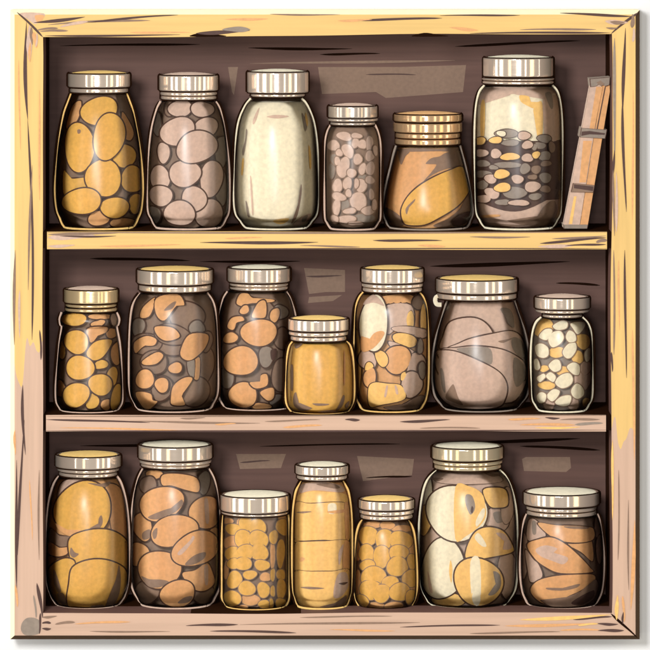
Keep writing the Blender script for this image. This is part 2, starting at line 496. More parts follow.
class Jar:
    def __init__(s, name, label, o, cx, prof, lid, rings, zs, row, fill, yc=None, lidmat='silver', lid_cx=None, gap=16, bead='GR', top='LCREAM'):
        s.ox, s.oy, s.s = o
        s.R = max(w for _, w in prof) / s.s
        s.yc = yc if yc is not None else 20 + s.R
        s.k = 1 + s.yc / D
        s.px = s.ox + cx / s.s
        s.zs = zs
        s.cx = at(s.px, 0, s.yc)[0]
        P = [(w / s.s * s.k, at(0, s.oy + y / s.s, s.yc)[2]) for y, w in prof]
        s.P = P
        s.root = empty(name, (s.cx, s.yc, zs))
        tag(s.root, label, 'jar', 'jars on the ' + row)
        s.O = (s.cx, s.yc, zs)
        s.row = row
        # --- glass body: smooth profile, rounded heel, flat foot
        sm = catmull(P, 8, closed=False)
        rl, zl = sm[-1]
        dr, dz = rl - sm[-4][0], min(zl - sm[-4][1], -.1)
        hh = max(zl - zs, 1.5)
        cr = rl + dr / -dz * hh * .55
        rf = max(min(cr, rl) - .10 * s.R, rl * .6)
        heel = []
        for t in (.15, .3, .45, .6, .75, .88, 1):
            q = 1 - t
            heel.append((q * q * rl + 2 * q * t * cr + t * t * rf, q * q * zl + 2 * q * t * (zs + .1 + hh * .12) + t * t * (zs + .1)))
        s.outer = sm + heel
        neck_top = at(0, s.oy + (lid[1]) / s.s, s.yc)[2]
        nr = min(sm[0][0] * .97, min(q[2] for q in rings) / s.s * s.k - 2.2)
        body = [(nr, neck_top), (nr, at(0, s.oy + rings[-1][1] / s.s, s.yc)[2] + .4)] + s.outer + [(s.outer[-1][0] * .6, zs + .5), (0, zs + .8)]
        mb = MB(); lathe(mb, body, (s.cx, s.yc), GLASS)
        mb.build('glass_body', s.root, s.O, smooth=50)
        # ink outline tubes with pale beads down both flanks and round the foot
        mb = MB()
        pm = matte(bead)  # pale bead: shine of the glass edge put into the colour
        rs2 = random.Random(str(o) + name)
        for sg in (-1, 1):
            tube(mb, [(s.cx + sg * (r + 1.9), s.yc + .6, z) for r, z in s.outer], 1.4, SEAM)
            tube(mb, [(s.cx + sg * (r + .1), s.yc - .6, z) for r, z in s.outer], lambda f, p=rs2.random() * 6: 1.15 + .45 * sin(7 * f + p) + .3 * sin(17 * f + 2 * p), pm)
        rf = s.outer[-1][0]
        ring = lambda rr, zz: [(s.cx + rr * sin(a * pi / 30), s.yc - rr * cos(a * pi / 30), zz) for a in range(61)]
        tube(mb, ring(rf + .6, zs + .6), .7, SEAM)
        hr, hz = s.outer[-3]
        tube(mb, ring(hr + .5, hz - .2), 1.05, pm)
        mb.build('mould_seam', s.root, s.O, smooth=60)
        # --- lid
        lcx = s.cx if lid_cx is None else at(s.ox + lid_cx / s.s, 0, s.yc)[0]
        Z = lambda y: at(0, s.oy + y / s.s, s.yc)[2]
        Rr = lambda w: w / s.s * s.k
        y0, y1, w = lid
        r = Rr(w); za, zb_ = Z(y0), Z(y1)
        lm = LIDS[lidmat]
        rd = random.Random(name + str(cx))
        wv = [(.0075, 3, rd.random() * 6), (.0045, 5, rd.random() * 6), (.0030, 8, rd.random() * 6), (.0016, 13, rd.random() * 6)]
        mb = MB()
        lathe(mb, [(0, za + 2.4), (r * .3, za + 2.1), (r * .6, za + 1.3), (r - 5, za + .2), (r - 3.4, za - .9)], (lcx, s.yc), matte(top))
        lathe(mb, [(r - 3.4, za - .9), (r - 2.6, za), (r - 1.4, za + .1), (r - .5, za - .5), (r, za - 1.5), (r, za - 2.0), (r, zb_ + 1.7), (r, zb_ + 1.2), (r - .5, zb_ + .3), (r - 1.4, zb_), (r - 3, zb_ + .1)], (lcx, s.yc), lm, n=120, wave=wv)
        s.lid = mb.build('lid', s.root, s.O, smooth=40)
        mb = MB()
        zlow = Z(rings[-1][1])
        rg = min(Rr(q[2]) for q in rings) - 1.6
        lathe(mb, [(r - 3.2, zb_ + .3), (rg, zb_ - .4), (rg, zlow - .6), (rg - 3, zlow - .8)], (lcx, s.yc), INKM)
        for sg in (-1, 1):
            tube(mb, [(lcx + sg * (r - 1.5), s.yc, za + .6), (lcx + sg * (r + .2), s.yc, za - .7), (lcx + sg * (r + .5), s.yc, za - 2), (lcx + sg * (r + .5), s.yc, zb_ + 1), (lcx + sg * (rg + 1.6), s.yc, zb_ - .6), (lcx + sg * (rg + 1.8), s.yc, zlow)], 1.0, INKM)
        for zz, rr in ((za - .2, r - .2), (zb_ - .2, r - .3), (zlow - .5, rg + 1.1)):
            tube(mb, [(lcx + rr * sin(a * pi / 30), s.yc - rr * cos(a * pi / 30), zz) for a in range(61)], .6, INKM, 6)
        g = mb.build('gasket', s.lid, s.O, smooth=50)  # dark gap core plus added ink outline tubes round the lid
        for (a, b_, wq) in rings:
            mb = MB(); q = Rr(wq); u, v = Z(a), Z(b_)
            lathe(mb, [(q - 2.6, u), (q - .7, u - .1), (q, u - .9), (q, u - 1.2), (q, v + 1.2), (q, v + .9), (q - .7, v + .1), (q - 2.6, v)], (lcx, s.yc), lm, n=120, wave=wv)
            mb.build('screw_band', s.lid, s.O, smooth=50)
        # --- filling / liquid
        s.gap = gap
        s.n = 0
        s.pieces = []
        if fill: s.core(*fill)
    def Rin(s, z):
        o = s.outer
        if z >= o[0][1]: return o[0][0] - 1.2
        for (r0, z0), (r1, z1) in zip(o, o[1:]):
            if z0 >= z >= z1:
                t = (z0 - z) / max(z0 - z1, 1e-6)
                return max(r0 + (r1 - r0) * t - 1.2, 2)
        return max(o[-1][0] - 1.2, 2)
    def core(s, key, ytop, name='syrup', patches=(), bands=()):
        """The dense filling: an oval body a little inside the glass, its top at local y ytop; bands: (local y, colour) changes going down."""
        s.ytop = ytop
        ztop = min(at(0, s.oy + ytop / s.s, s.yc)[2], s.outer[0][1])
        zs = [ztop + (s.zs + 1.6 - ztop) * i / 40 for i in range(41)]
        mb = MB()
        s.corek = key
        zb = [(at(0, s.oy + y / s.s, s.yc)[2], k) for y, k in bands]
        n = 72
        prev = None
        k0 = mb.slot(matte(key, ))
        for i, z in enumerate(zs):
            r = s.Rin(z) - .5
            sy = max(r - s.gap, r * .3) / r
            ring = [mb.add((s.cx + r * sin(2 * pi * k / n), s.yc - sy * r * cos(2 * pi * k / n), z)) for k in range(n)]
            kk = key
            for zq, kq in zb:
                if z < zq: kk = kq
            sl = mb.slot(matte(kk))
            if prev is None:
                c = mb.add((s.cx, s.yc, z))
                for k in range(n): mb.face((c, ring[k], ring[(k + 1) % n]), sl)
            else:
                for k in range(n): mb.face((prev[k], ring[k], ring[(k + 1) % n], prev[(k + 1) % n]), sl)
            prev = ring
        c = mb.add((s.cx, s.yc, zs[-1]))
        for k in range(n): mb.face((c, prev[(k + 1) % n], prev[k]), k0)
        for q, (poly, kk) in enumerate(patches):
            s.sheet(mb, poly, kk, lambda x, y: s.gap - .35 - .1 * q)
        mb.build(name, s.root, s.O, smooth=50)
    def spot(s, px, py, inset):
        """The point at which the shell lying inset mm behind the glass shows at the photo's (px, py)."""
        y = s.yc - s.R * .5
        for _ in range(5):
            x, _, z = at(px, py, y)
            R = s.Rin(z)
            u = max(-.985, min(.985, (x - s.cx) / R))
            c = sqrt(1 - u * u)
            y = s.yc - max(R - inset, R * .3) * c
        return (s.cx + u * R, y, z)
    def L(s, p): return (s.ox + p[0] / s.s, s.oy + p[1] / s.s)
    def sheet(s, mb, poly, key, inset, closed=4):
        P = [s.L(p) for p in catmull(poly, closed)]
        cx = sum(p[0] for p in P) / len(P); cy = sum(p[1] for p in P) / len(P)
        sl = mb.slot(matte(key))
        prev = None
        for t in (1, .85, .7, .55, .4, .25, .1):
            ring = []
            for x, y in P:
                qx, qy = cx + (x - cx) * t, cy + (y - cy) * t
                ring.append(mb.add(s.spot(qx, qy, inset(qx, qy))))
            if prev:
                for k in range(len(P)):
                    k2 = (k + 1) % len(P); mb.face((prev[k], prev[k2], ring[k2], ring[k]), sl)
            prev = ring
        mb.face(prev, sl)
    def piece(s, shape, key, rim='RIM', rimw=1.5, patches=(), dome=2.0):
        if len(shape) <= 5 and not isinstance(shape[0], tuple):
            P = ell(*(tuple(shape) + (0,) * (5 - len(shape))), wobble=.05 if shape[2] > 35 else .085)
        else:
            P = catmull(shape, 5)
        s.pieces.append((P, key, rim, rimw, patches, dome))
    def finish(s, what, cat, where, group=None, count_labels=None, names=None):
        """Builds the pieces in drawing order, each a thing of its own with a label that says where in its jar it lies."""
        n = len(s.pieces)
        CW = dict(GOLD='golden', ORG='orange', TAN='pale tan', YEL='yellow', CREAM='creamy white', GR='grey', BR='brown', DK='dark brown')
        info = []
        for P, key, *_ in s.pieces:
            cx = sum(p[0] for p in P) / len(P); cy = sum(p[1] for p in P) / len(P)
            A = abs(sum(P[i][0] * P[(i + 1) % len(P)][1] - P[(i + 1) % len(P)][0] * P[i][1] for i in range(len(P)))) / 2
            info.append((cx, cy, key, A))
        ordw = ['topmost', 'second highest', 'third highest', 'fourth highest', 'fifth highest', 'sixth highest', 'seventh highest', 'eighth highest', 'ninth highest', 'tenth highest']
        keys = {}
        for i, (cx, cy, key, A) in enumerate(info): keys.setdefault(key, []).append(i)
        lab = {}
        cxm = (s.px - s.ox) * s.s; hw = s.R * s.s
        for key, ids in keys.items():
            ids.sort(key=lambda i: info[i][1])
            m = len(ids)
            for rank, i in enumerate(ids):
                u = (info[i][0] - cxm) / hw
                side = 'left' if u < -.3 else 'right' if u > .3 else 'middle'
                if m == 1: w = 'the only one'
                elif rank == m - 1: w = 'lowest'
                elif m > 3 and rank == m - 2: w = 'second lowest'
                elif m > 6 and rank == m - 3: w = 'third lowest'
                elif rank < 10: w = ordw[rank]
                else: w = '%dth highest' % (rank + 1)
                if m == 1: lab[i] = '%s %s on the %s of the %s' % (CW[key], what, side, where)
                else: lab[i] = '%s %s, %s, %s, in the %s' % (CW[key], what, w, side, where)
        for i, (P, key, rim, rimw, patches, dome) in enumerate(s.pieces):
            base = (s.gap - 4.5) * (1 - (i + 1) / n) + 1.0
            Q = [s.L(p) for p in P]
            N = len(Q)
            cx = sum(p[0] for p in Q) / N; cy = sum(p[1] for p in Q) / N
            gw = 1.5 if rimw > 1.2 else 1.1
            Q = [(cx + (x - cx) * (1 + gw / max(4, hypot(x - cx, y - cy))), cy + (y - cy) * (1 + gw / max(4, hypot(x - cx, y - cy)))) for x, y in Q]
            rad = [hypot(x - cx, y - cy) for x, y in Q]
            rimw = max(.7, rimw)
            small = min(rad)
            dm = min(dome, .16 * sum(rad) / N + .5, max(.7, .85 * (s.gap - 4.5) / n))
            mb = MB()
            mk, mr = mb.slot(matte(key)), mb.slot(matte(rim))
            def pt(k, t, ins):
                x, y = Q[k]
                return mb.add(s.spot(cx + (x - cx) * t, cy + (y - cy) * t, ins))
            prev = [pt(k, 1, base + dm + 2.5) for k in range(N)]
            back = list(prev)
            ring = [pt(k, 1, base + dm) for k in range(N)]
            for k in range(N): mb.face((prev[k], prev[(k + 1) % N], ring[(k + 1) % N], ring[k]), mr)
            prev = ring
            tr = [max(.45, 1 - rimw / max(q, .5)) for q in rad]
            ring = [pt(k, tr[k], base + dm * tr[k] ** 3) for k in range(N)]
            for k in range(N): mb.face((prev[k], prev[(k + 1) % N], ring[(k + 1) % N], ring[k]), mr)
            prev = ring
            for f in (.8, .58, .36, .16):
                ring = [pt(k, tr[k] * f, base + dm * (tr[k] * f) ** 3) for k in range(N)]
                for k in range(N): mb.face((prev[k], prev[(k + 1) % N], ring[(k + 1) % N], ring[k]), mk)
                prev = ring
            mb.face(prev, mk)
            mb.face(back[::-1], mr)
            for q, (poly, kk) in enumerate(patches):
                def ins(x, y):
                    a = math.atan2(y - cy, x - cx); d = hypot(x - cx, y - cy)
                    j = min(range(N), key=lambda m: abs((math.atan2(Q[m][1] - cy, Q[m][0] - cx) - a + pi) % (2 * pi) - pi))
                    t = min(1, d / max(rad[j], .1))
                    return base + dm * t ** 3 - .3 - .1 * q
                s.sheet(mb, poly, kk, ins)
            nm = names or what.replace(' ', '_')
            o_ = s.spot(cx, cy, base + dm)
            o = mb.build(nm, None, o_, smooth=60)
            tag(o, lab[i], cat, group or ('%ss packed in the %s' % (what, where)))

TOP, MID, BOT = 'top shelf', 'middle shelf', 'bottom shelf'
O1 = (40, 60, 3.611)
j = Jar('fruit_jar', 'tapered glass jar of golden round fruit at the left end of the top shelf', O1, 213,
        [(118, 98), (150, 110), (200, 127), (300, 146), (400, 155), (480, 157), (540, 151), (570, 139)], (46, 97, 113), [(101, 116, 106)], S1, TOP, ('BR', 124), bead='YEL', top='YEL')
A = j.piece
A([(118, 165), (148, 150), (140, 205), (112, 245), (95, 240)], 'ORG')
A([(296, 190), (318, 215), (338, 262), (325, 290), (300, 270)], 'ORG')
A([(86, 400), (112, 428), (170, 425), (182, 452), (135, 475), (88, 490)], 'GOLD')
A((345, 518, 24, 34), 'GOLD')
A((300, 588, 50, 16), 'ORG')
A((212, 572, 38, 26), 'ORG')
A((302, 345, 42, 44, -20), 'GOLD')
A((335, 430, 40, 50), 'GOLD')
A((214, 184, 66, 50, -8), 'GOLD')
A((270, 533, 51, 37, 5), 'GOLD')
A((142, 315, 55, 85, -4), 'GOLD', patches=[([(134, 255), (140, 250), (147, 254), (145, 264), (137, 266)], 'BR')])
A((229, 426, 61, 70, -18), 'GOLD')
A((249, 276, 57, 83, 6), 'GOLD')
A((151, 510, 67, 48, -4), 'GOLD')
j.finish('fruit', 'fruit', 'leftmost top shelf jar')

j = Jar('fruit_jar', 'glass jar of pale tan round fruit, second from left on the top shelf', (140, 60, 3.611), 175,
        [(150, 98), (180, 114), (250, 132), (350, 143), (450, 147), (540, 145), (572, 133)], (52, 110, 107), [(114, 126, 103), (129, 141, 101)], S1, TOP, ('BR', 152), lidmat='silver', bead='TAN', top='TAN')
A = j.piece
A((110, 175, 20, 30), 'BR'); A((145, 175, 42, 30), 'TAN'); A((225, 178, 40, 28), 'TAN'); A((50, 560, 22, 34), 'GR'); A((60, 230, 18, 40), 'GR')
A((85, 335, 20, 40), 'TAN'); A((72, 425, 36, 42), 'TAN'); A((75, 490, 40, 38), 'TAN'); A((295, 330, 22, 60), 'GR'); A((292, 460, 24, 60), 'GR')
A((240, 242, 42, 34), 'TAN'); A((250, 555, 48, 52), 'TAN'); A((258, 428, 42, 63, 8), 'TAN'); A((195, 502, 47, 43, 10), 'TAN')
A((136, 258, 62, 50, -12), 'TAN'); A((162, 410, 58, 46, 5), 'TAN'); A((205, 314, 73, 57, -10), 'TAN'); A((143, 553, 53, 46), 'TAN')
j.finish('fruit', 'fruit', 'second top shelf jar from left')

j = Jar('powder_jar', 'broad glass jar filled with creamy white powder under a silver lid, top shelf', (225, 60, 3.611), 185,
        [(140, 90), (165, 111), (220, 134), (300, 146), (400, 151), (500, 152), (555, 145), (580, 128)], (40, 117, 111), [(120, 131, 98)], S1, TOP, None, lid_cx=190, gap=2.2, bead='CREAM', top='LCREAM')
j.core('CREAM', 150, 'powder', patches=[  # streaks: glass reflections drawn into the powder's colour
    ([(150, 205), (185, 198), (232, 203), (190, 211)], 'TAN'), ([(100, 222), (112, 190), (124, 172), (116, 205), (104, 232)], 'TAN'),
    ([(62, 330), (72, 290), (76, 250), (80, 262), (74, 310), (66, 345)], 'GR'), ([(58, 410), (62, 360), (68, 360), (64, 412)], 'YEL'),
    ([(278, 190), (292, 215), (298, 235), (290, 258), (282, 220)], 'GR'), ([(292, 190), (300, 220), (297, 240), (290, 210)], 'YEL'), ([(302, 310), (310, 330), (312, 385), (306, 388)], 'YEL'),
    ([(90, 430), (95, 432), (102, 545), (97, 550)], 'TAN'), ([(74, 510), (80, 520), (88, 565), (80, 560)], 'GR'), ([(274, 450), (277, 480), (262, 560), (240, 590), (262, 530)], 'BR'),
    ([(175, 580), (230, 572), (215, 590), (190, 592)], 'YEL'), ([(245, 595), (280, 565), (310, 555), (300, 580), (270, 598)], 'TAN'), ([(280, 568), (300, 560), (290, 582), (278, 585)], 'GR')])

j = Jar('nut_jar', 'small narrow glass jar of pale nuts between powder jar and squat jam jar, top shelf', (315, 90, 4.333), 163,
        [(152, 94), (180, 108), (230, 118), (320, 121), (450, 120), (550, 118), (572, 110)], (66, 119, 107), [(121, 134, 109), (138, 150, 98)], S1, TOP, ('BR', 160), yc=46, lidmat='dull', gap=9, bead='TAN', top='TAN')
A = j.piece
for e in ((72, 350, 14, 30), (205, 380, 18, 14), (215, 555, 42, 20), (130, 500, 16, 26), (82, 300, 14, 24)): A(e, 'GR', 'BR', 1.0)
for e in ((80, 240, 24, 24), (127, 200, 32, 18, 5), (175, 230, 16, 20), (205, 235, 18, 20), (180, 198, 22, 12), (237, 235, 16, 34), (142, 264, 22, 32, -18), (105, 272, 14, 16), (122, 335, 26, 44, 8), (97, 308, 14, 17), (185, 300, 18, 23, 25), (205, 342, 15, 24, 8),
          (240, 340, 18, 30), (238, 285, 18, 24), (97, 415, 22, 27), (140, 405, 17, 30, 8), (158, 360, 18, 20, 20), (200, 414, 26, 26), (188, 482, 36, 38, 15), (103, 462, 28, 18, 15), (93, 507, 16, 36), (138, 560, 38, 17), (232, 522, 32, 17, -15), (238, 390, 20, 16),
          (245, 452, 11, 24), (150, 524, 26, 13, -10), (145, 447, 12, 18), (85, 560, 16, 18), (258, 498, 12, 22), (175, 578, 30, 9), (262, 262, 10, 22), (180, 405, 10, 22)): A(e, 'TAN', 'BR', 1.0)
j.finish('nut', 'nut', 'narrow top shelf jar')

j = Jar('jam_jar', 'squat wide bottomed glass jar of orange jam with one golden slice, top shelf', (375, 100, 4.643), 246,
        [(212, 146), (260, 160), (320, 175), (400, 194), (480, 206), (530, 205), (562, 193)], (62, 98, 158), [(104, 147, 160), (152, 174, 150), (179, 204, 152)], S1, TOP, None, lidmat='copper', gap=9, bead='GR', top='ORG')
j.core('ORG', 220, 'jam', patches=[
    ([(108, 226), (200, 224), (300, 226), (390, 222), (388, 240), (300, 238), (180, 240), (112, 240)], 'BR'), ([(112, 238), (160, 240), (140, 262), (122, 300), (110, 270)], 'BR'),
    ([(235, 295), (262, 270), (300, 262), (330, 245), (390, 240), (404, 300), (330, 320), (270, 345), (225, 378), (262, 335), (285, 300), (255, 296)], 'BR'),
    ([(46, 500), (92, 520), (122, 548), (130, 580), (95, 588), (58, 552)], 'BR'), ([(270, 584), (340, 550), (400, 500), (430, 436), (450, 470), (448, 540), (405, 585), (330, 594)], 'BR')])
j.piece([(408, 312), (350, 325), (270, 360), (200, 403), (150, 452), (122, 510), (130, 562), (155, 580), (230, 578), (300, 545), (380, 495), (428, 438), (445, 385)], 'GOLD', 'RIM', 1.6, dome=1.5,
        patches=[([(146, 498), (185, 460), (180, 475), (150, 505), (148, 530), (142, 520)], 'BR')])
j.piece([(362, 560), (400, 535), (440, 520), (436, 552), (400, 578), (375, 578)], 'DK', 'RIM', .6)
j.finish('slice', 'slice', 'squat jam jar')

j = Jar('bean_jar', 'tall glass jar holding a layer of grey and tan beans, top shelf', (465, 45, 3.333), 178,
        [(135, 112), (160, 130), (210, 141), (300, 145), (450, 145), (550, 141), (582, 128)], (40, 104, 117), [(109, 116, 121), (119, 128, 119)], S1, TOP, None, gap=8, bead='LCREAM', top='LCREAM')
j.core('CREAM', 140, 'powder', bands=[(322, 'DK'), (515, 'TAN')], patches=[
    ([(60, 142), (180, 140), (296, 142), (306, 175), (260, 180), (215, 162), (130, 156), (66, 172), (48, 200), (46, 170)], 'TAN'),
    ([(52, 200), (66, 190), (64, 300), (52, 305)], 'YEL'), ([(182, 168), (214, 172), (212, 188), (240, 190), (258, 196), (258, 300), (240, 300), (242, 200), (192, 194)], 'YEL'),
    ([(262, 180), (306, 170), (312, 230), (312, 312), (270, 314), (262, 250)], 'TAN'), ([(268, 160), (288, 160), (294, 205), (286, 212), (272, 180)], 'GR'), ([(40, 505), (130, 540), (200, 535), (300, 480), (300, 500), (205, 548), (130, 552), (44, 520)], 'DK'),
    ([(55, 568), (110, 565), (112, 572), (60, 576)], 'ORG'), ([(140, 585), (230, 580), (262, 540), (300, 520), (302, 590), (220, 603)], 'BR'), ([(50, 590), (150, 598), (220, 600), (140, 606), (60, 602)], 'BR')])
A = j.piece
for e in ((150, 326, 32, 9), (265, 312, 22, 13), (265, 370, 22, 14), (60, 395, 24, 10), (140, 400, 46, 10), (200, 412, 16, 17), (60, 430, 26, 12), (268, 442, 20, 15), (57, 466, 20, 14), (165, 492, 42, 18), (234, 505, 20, 11), (125, 524, 22, 10), (250, 335, 18, 11), (138, 295, 36, 14), (95, 408, 14, 8), (232, 340, 10, 10)): A(e, 'GR', 'RIM', .9)
for e in ((237, 415, 14, 14), (268, 480, 16, 12), (270, 395, 18, 9), (225, 440, 14, 9), (290, 340, 10, 18)): A(e, 'BR', 'RIM', .9)
for e in ((197, 302, 22, 12), (208, 333, 17, 13), (55, 360, 20, 13), (103, 362, 18, 14), (208, 376, 17, 14), (175, 447, 20, 13), (85, 446, 20, 14), (225, 472, 27, 16), (90, 494, 26, 15, 15), (58, 513, 26, 13), (180, 526, 32, 10)): A(e, 'TAN', 'RIM', .9)
for e in ((48, 320, 20, 12), (102, 317, 22, 10), (150, 372, 30, 12), (237, 366, 13, 11), (122, 430, 26, 14), (125, 475, 28, 14)): A(e, 'YEL', 'RIM', .9)
A((121, 295, 14, 9), 'CREAM', 'RIM', .6)
j.finish('bean', 'bean', 'tall bean jar, top shelf')

# leaning bundle of split sticks
yb = 40.0
zb0 = S1
def bp(u, v): return at(550 + u / 3.611, 60 + v / 3.611, yb)
bun = empty('stick_bundle', (bp(92, 600)[0], yb, S1))
tag(bun, 'leaning bundle of split orange sticks tied with two grey straps, right end of top shelf', 'bundle')
BO = (bp(92, 600)[0], yb, S1)
def slat(name, poly, y0, y1, key, bev=1.0, marks=()):
    mb = MB(); m = mb.slot(matte(key)); d = mb.slot(matte('DK'))
    n = len(poly); cu = sum(p[0] for p in poly) / n; cv = sum(p[1] for p in poly) / n
    F = []
    for u, v in poly:
        L_ = hypot(u - cu, v - cv)
        x, _, z = bp(u - (u - cu) / L_ * bev * 3.6, v - (v - cv) / L_ * bev * 3.6)
        F.append(mb.add((x, y0, max(z, S1 + .2))))
    G = [mb.add((bp(u, v)[0], y0 + bev, max(bp(u, v)[2], S1 + .1))) for u, v in poly]
    B = [mb.add((bp(u, v)[0], y1, max(bp(u, v)[2], S1 + .1))) for u, v in poly]
    mb.face(F, m); mb.face(B[::-1], m)
    for k in range(n):
        k2 = (k + 1) % n
        mb.face((F[k], F[k2], G[k2], G[k]), d); mb.face((G[k], G[k2], B[k2], B[k]), m)
    for poly2, kk in marks:
        sl = mb.slot(matte(kk))
        mb.face([mb.add((bp(u, v)[0], y0 - .25, bp(u, v)[2])) for u, v in poly2], sl)
    return mb.build(name, bun, BO)
slat('stick', [(146, 76), (163, 70), (186, 84), (104, 604), (46, 602)], 30, 52, 'TAN', 1.0, [([(165, 95), (188, 95), (158, 250), (140, 250)], 'ORG'), ([(118, 290), (150, 290), (128, 440), (104, 440)], 'ORG'), ([(85, 490), (94, 490), (78, 590), (66, 590)], 'YEL')])
slat('stick', [(187, 84), (214, 72), (215, 110), (134, 600), (105, 604)], 31, 52, 'ORG', 1.0, [([(196, 95), (200, 95), (170, 250), (166, 250)], 'DK'), ([(104, 480), (120, 480), (112, 560), (100, 560)], 'TAN')])
slat('stick', [(150, 80), (205, 80), (125, 600), (52, 600)], 53, 66, 'ORG', .6)
slat('cap', [(140, 66), (216, 60), (214, 88), (198, 94), (178, 84), (160, 94), (143, 96)], 27, 66, 'GR', 1.0, [([(165, 80), (180, 72), (196, 86), (180, 92)], 'BR')])
slat('cap', [(46, 592), (136, 592), (133, 606), (48, 606)], 28, 66, 'GR', .6)
slat('strap', [(110, 243), (204, 250), (198, 282), (104, 276)], 26.5, 66.5, 'GR', .8, [([(112, 256), (140, 254), (196, 262), (194, 268), (140, 266), (110, 272)], 'DK')])
slat('strap', [(80, 442), (160, 450), (155, 476), (73, 474)], 26.5, 66.5, 'BR', .8, [([(84, 446), (154, 454), (152, 470), (84, 460)], 'DK')])

# ---------------- middle shelf
j = Jar('fruit_jar', 'small glass jar of golden fruit at the left end of the middle shelf', (45, 275, 4.333), 192,
        [(162, 117), (190, 127), (214, 124), (226, 118), (300, 131), (400, 140), (480, 144), (545, 142), (575, 128)], (58, 118, 117), [(123, 135, 111), (141, 154, 113)], S2, MID, ('BR', 166), lidmat='brass', lid_cx=200, gap=12, bead='TAN', top='TAN')
A = j.piece
A((75, 325, 14, 40), 'YEL'); A((310, 340, 22, 52), 'ORG'); A((66, 492, 22, 34), 'ORG'); A((240, 180, 52, 12), 'ORG'); A((302, 195, 18, 26), 'TAN'); A((230, 210, 30, 14, -10), 'ORG'); A((290, 252, 24, 22, -30), 'ORG')  # the yellow piece is a painted highlight of the left glass flank
A((205, 548, 26, 36, 25), 'GOLD'); A((265, 562, 20, 26, 15), 'ORG'); A((125, 192, 58, 26), 'GOLD'); A([(185, 232), (265, 225), (268, 245), (230, 265), (205, 292), (190, 280)], 'ORG')
A((243, 388, 28, 20, -10), 'GOLD'); A((292, 438, 24, 38), 'GOLD'); A((312, 532, 26, 58, 15), 'GOLD')
A((136, 290, 50, 53, -5), 'GOLD'); A([(180, 340), (210, 295), (255, 280), (290, 285), (270, 330), (240, 362), (205, 368)], 'GOLD'); A((152, 402, 58, 54), 'GOLD'); A((240, 475, 52, 45, 35), 'GOLD'); A((135, 520, 62, 48, -28), 'GOLD')
j.finish('fruit', 'fruit', 'leftmost middle shelf jar')

j = Jar('nut_jar', 'large glass jar of orange pieces among brown nuts, second from left on the middle shelf', (120, 255, 3.824), 205,
        [(145, 128), (175, 148), (220, 160), (300, 167), (450, 169), (530, 166), (570, 148)], (52, 107, 145), [(112, 134, 138)], S2, MID, ('BR', 150), lid_cx=210, gap=15, bead='TAN', top='YEL')
A = j.piece
A((255, 235, 70, 55), 'BR'); A((325, 420, 32, 75), 'BR'); A((70, 275, 24, 34), 'GR'); A((295, 280, 28, 30), 'GR'); A((205, 355, 50, 28), 'BR'); A((100, 340, 55, 40), 'BR'); A((280, 520, 60, 60), 'BR')
A((130, 410, 52, 42), 'BR'); A((200, 305, 66, 40, 10), 'BR'); A((330, 330, 22, 40), 'BR'); A((160, 510, 36, 50, 15), 'BR')
A([(135, 165), (118, 172), (85, 205), (78, 238), (110, 235), (128, 200)], 'ORG'); A([(140, 165), (220, 150), (246, 190), (215, 195), (170, 250), (138, 225)], 'ORG', patches=[([(168, 212), (195, 185), (215, 178), (200, 205)], 'BR')])
A([(135, 275), (200, 278), (228, 312), (180, 328), (145, 310)], 'ORG'); A([(55, 335), (100, 310), (138, 322), (130, 345), (90, 350), (60, 375)], 'ORG'); A([(86, 405), (140, 372), (165, 385), (140, 415), (95, 420)], 'ORG')
A([(285, 405), (305, 395), (302, 470), (282, 468)], 'ORG'); A([(258, 405), (284, 400), (282, 468), (262, 450)], 'GR'); A([(265, 305), (335, 305), (325, 355), (275, 400), (240, 395), (232, 365)], 'ORG')
A((212, 432, 24, 22), 'ORG'); A((95, 475, 37, 34, -30), 'ORG'); A((160, 497, 28, 26, -30), 'ORG'); A([(195, 545), (205, 500), (245, 470), (277, 475), (236, 540), (248, 572), (200, 572)], 'ORG'); A([(62, 525), (115, 530), (125, 555), (142, 562), (105, 592), (75, 565)], 'ORG')
j.finish('nut piece', 'nut', 'second middle shelf jar from left')

j = Jar('nut_jar', 'large glass jar of orange lumps, partly behind the small honey jar', (210, 255, 3.824), 180,
        [(140, 112), (170, 130), (230, 145), (300, 149), (450, 149), (535, 144), (572, 128)], (46, 101, 120), [(105, 116, 113), (118, 130, 112)], S2, MID, ('BR', 145), yc=80, lid_cx=188, gap=15, bead='TAN', top='LCREAM')
A = j.piece
A((275, 320, 30, 38), 'BR'); A((275, 460, 40, 60), 'BR'); A((270, 218, 26, 28), 'GR'); A((80, 370, 34, 40), 'BR'); A((60, 470, 30, 40), 'GR'); A((215, 212, 30, 36), 'BR'); A((262, 560, 36, 26), 'GR')
A((248, 230, 16, 30, 15), 'ORG'); A([(102, 185), (115, 150), (145, 148), (165, 163), (240, 170), (235, 180), (150, 186), (130, 196)], 'ORG'); A((132, 210, 20, 14, -30), 'ORG'); A([(160, 232), (185, 182), (212, 178), (212, 235), (178, 240)], 'ORG')
A([(68, 265), (85, 240), (120, 235), (130, 250), (105, 258), (90, 285), (70, 280)], 'ORG'); A((78, 317, 29, 19, -25), 'ORG'); A((215, 388, 30, 37), 'GR', patches=[([(232, 365), (255, 360), (250, 395), (235, 400)], 'DK')])
A((187, 297, 68, 51, 5), 'ORG'); A((118, 405, 63, 57, -15), 'ORG'); A((197, 579, 36, 13), 'ORG'); A((126, 535, 56, 46, 10), 'ORG'); A([(152, 488), (190, 485), (195, 460), (218, 458), (218, 498), (175, 510)], 'ORG'); A([(192, 525), (240, 508), (243, 545), (220, 556)], 'ORG')
j.finish('lump', 'food lump', 'jar behind the honey jar')

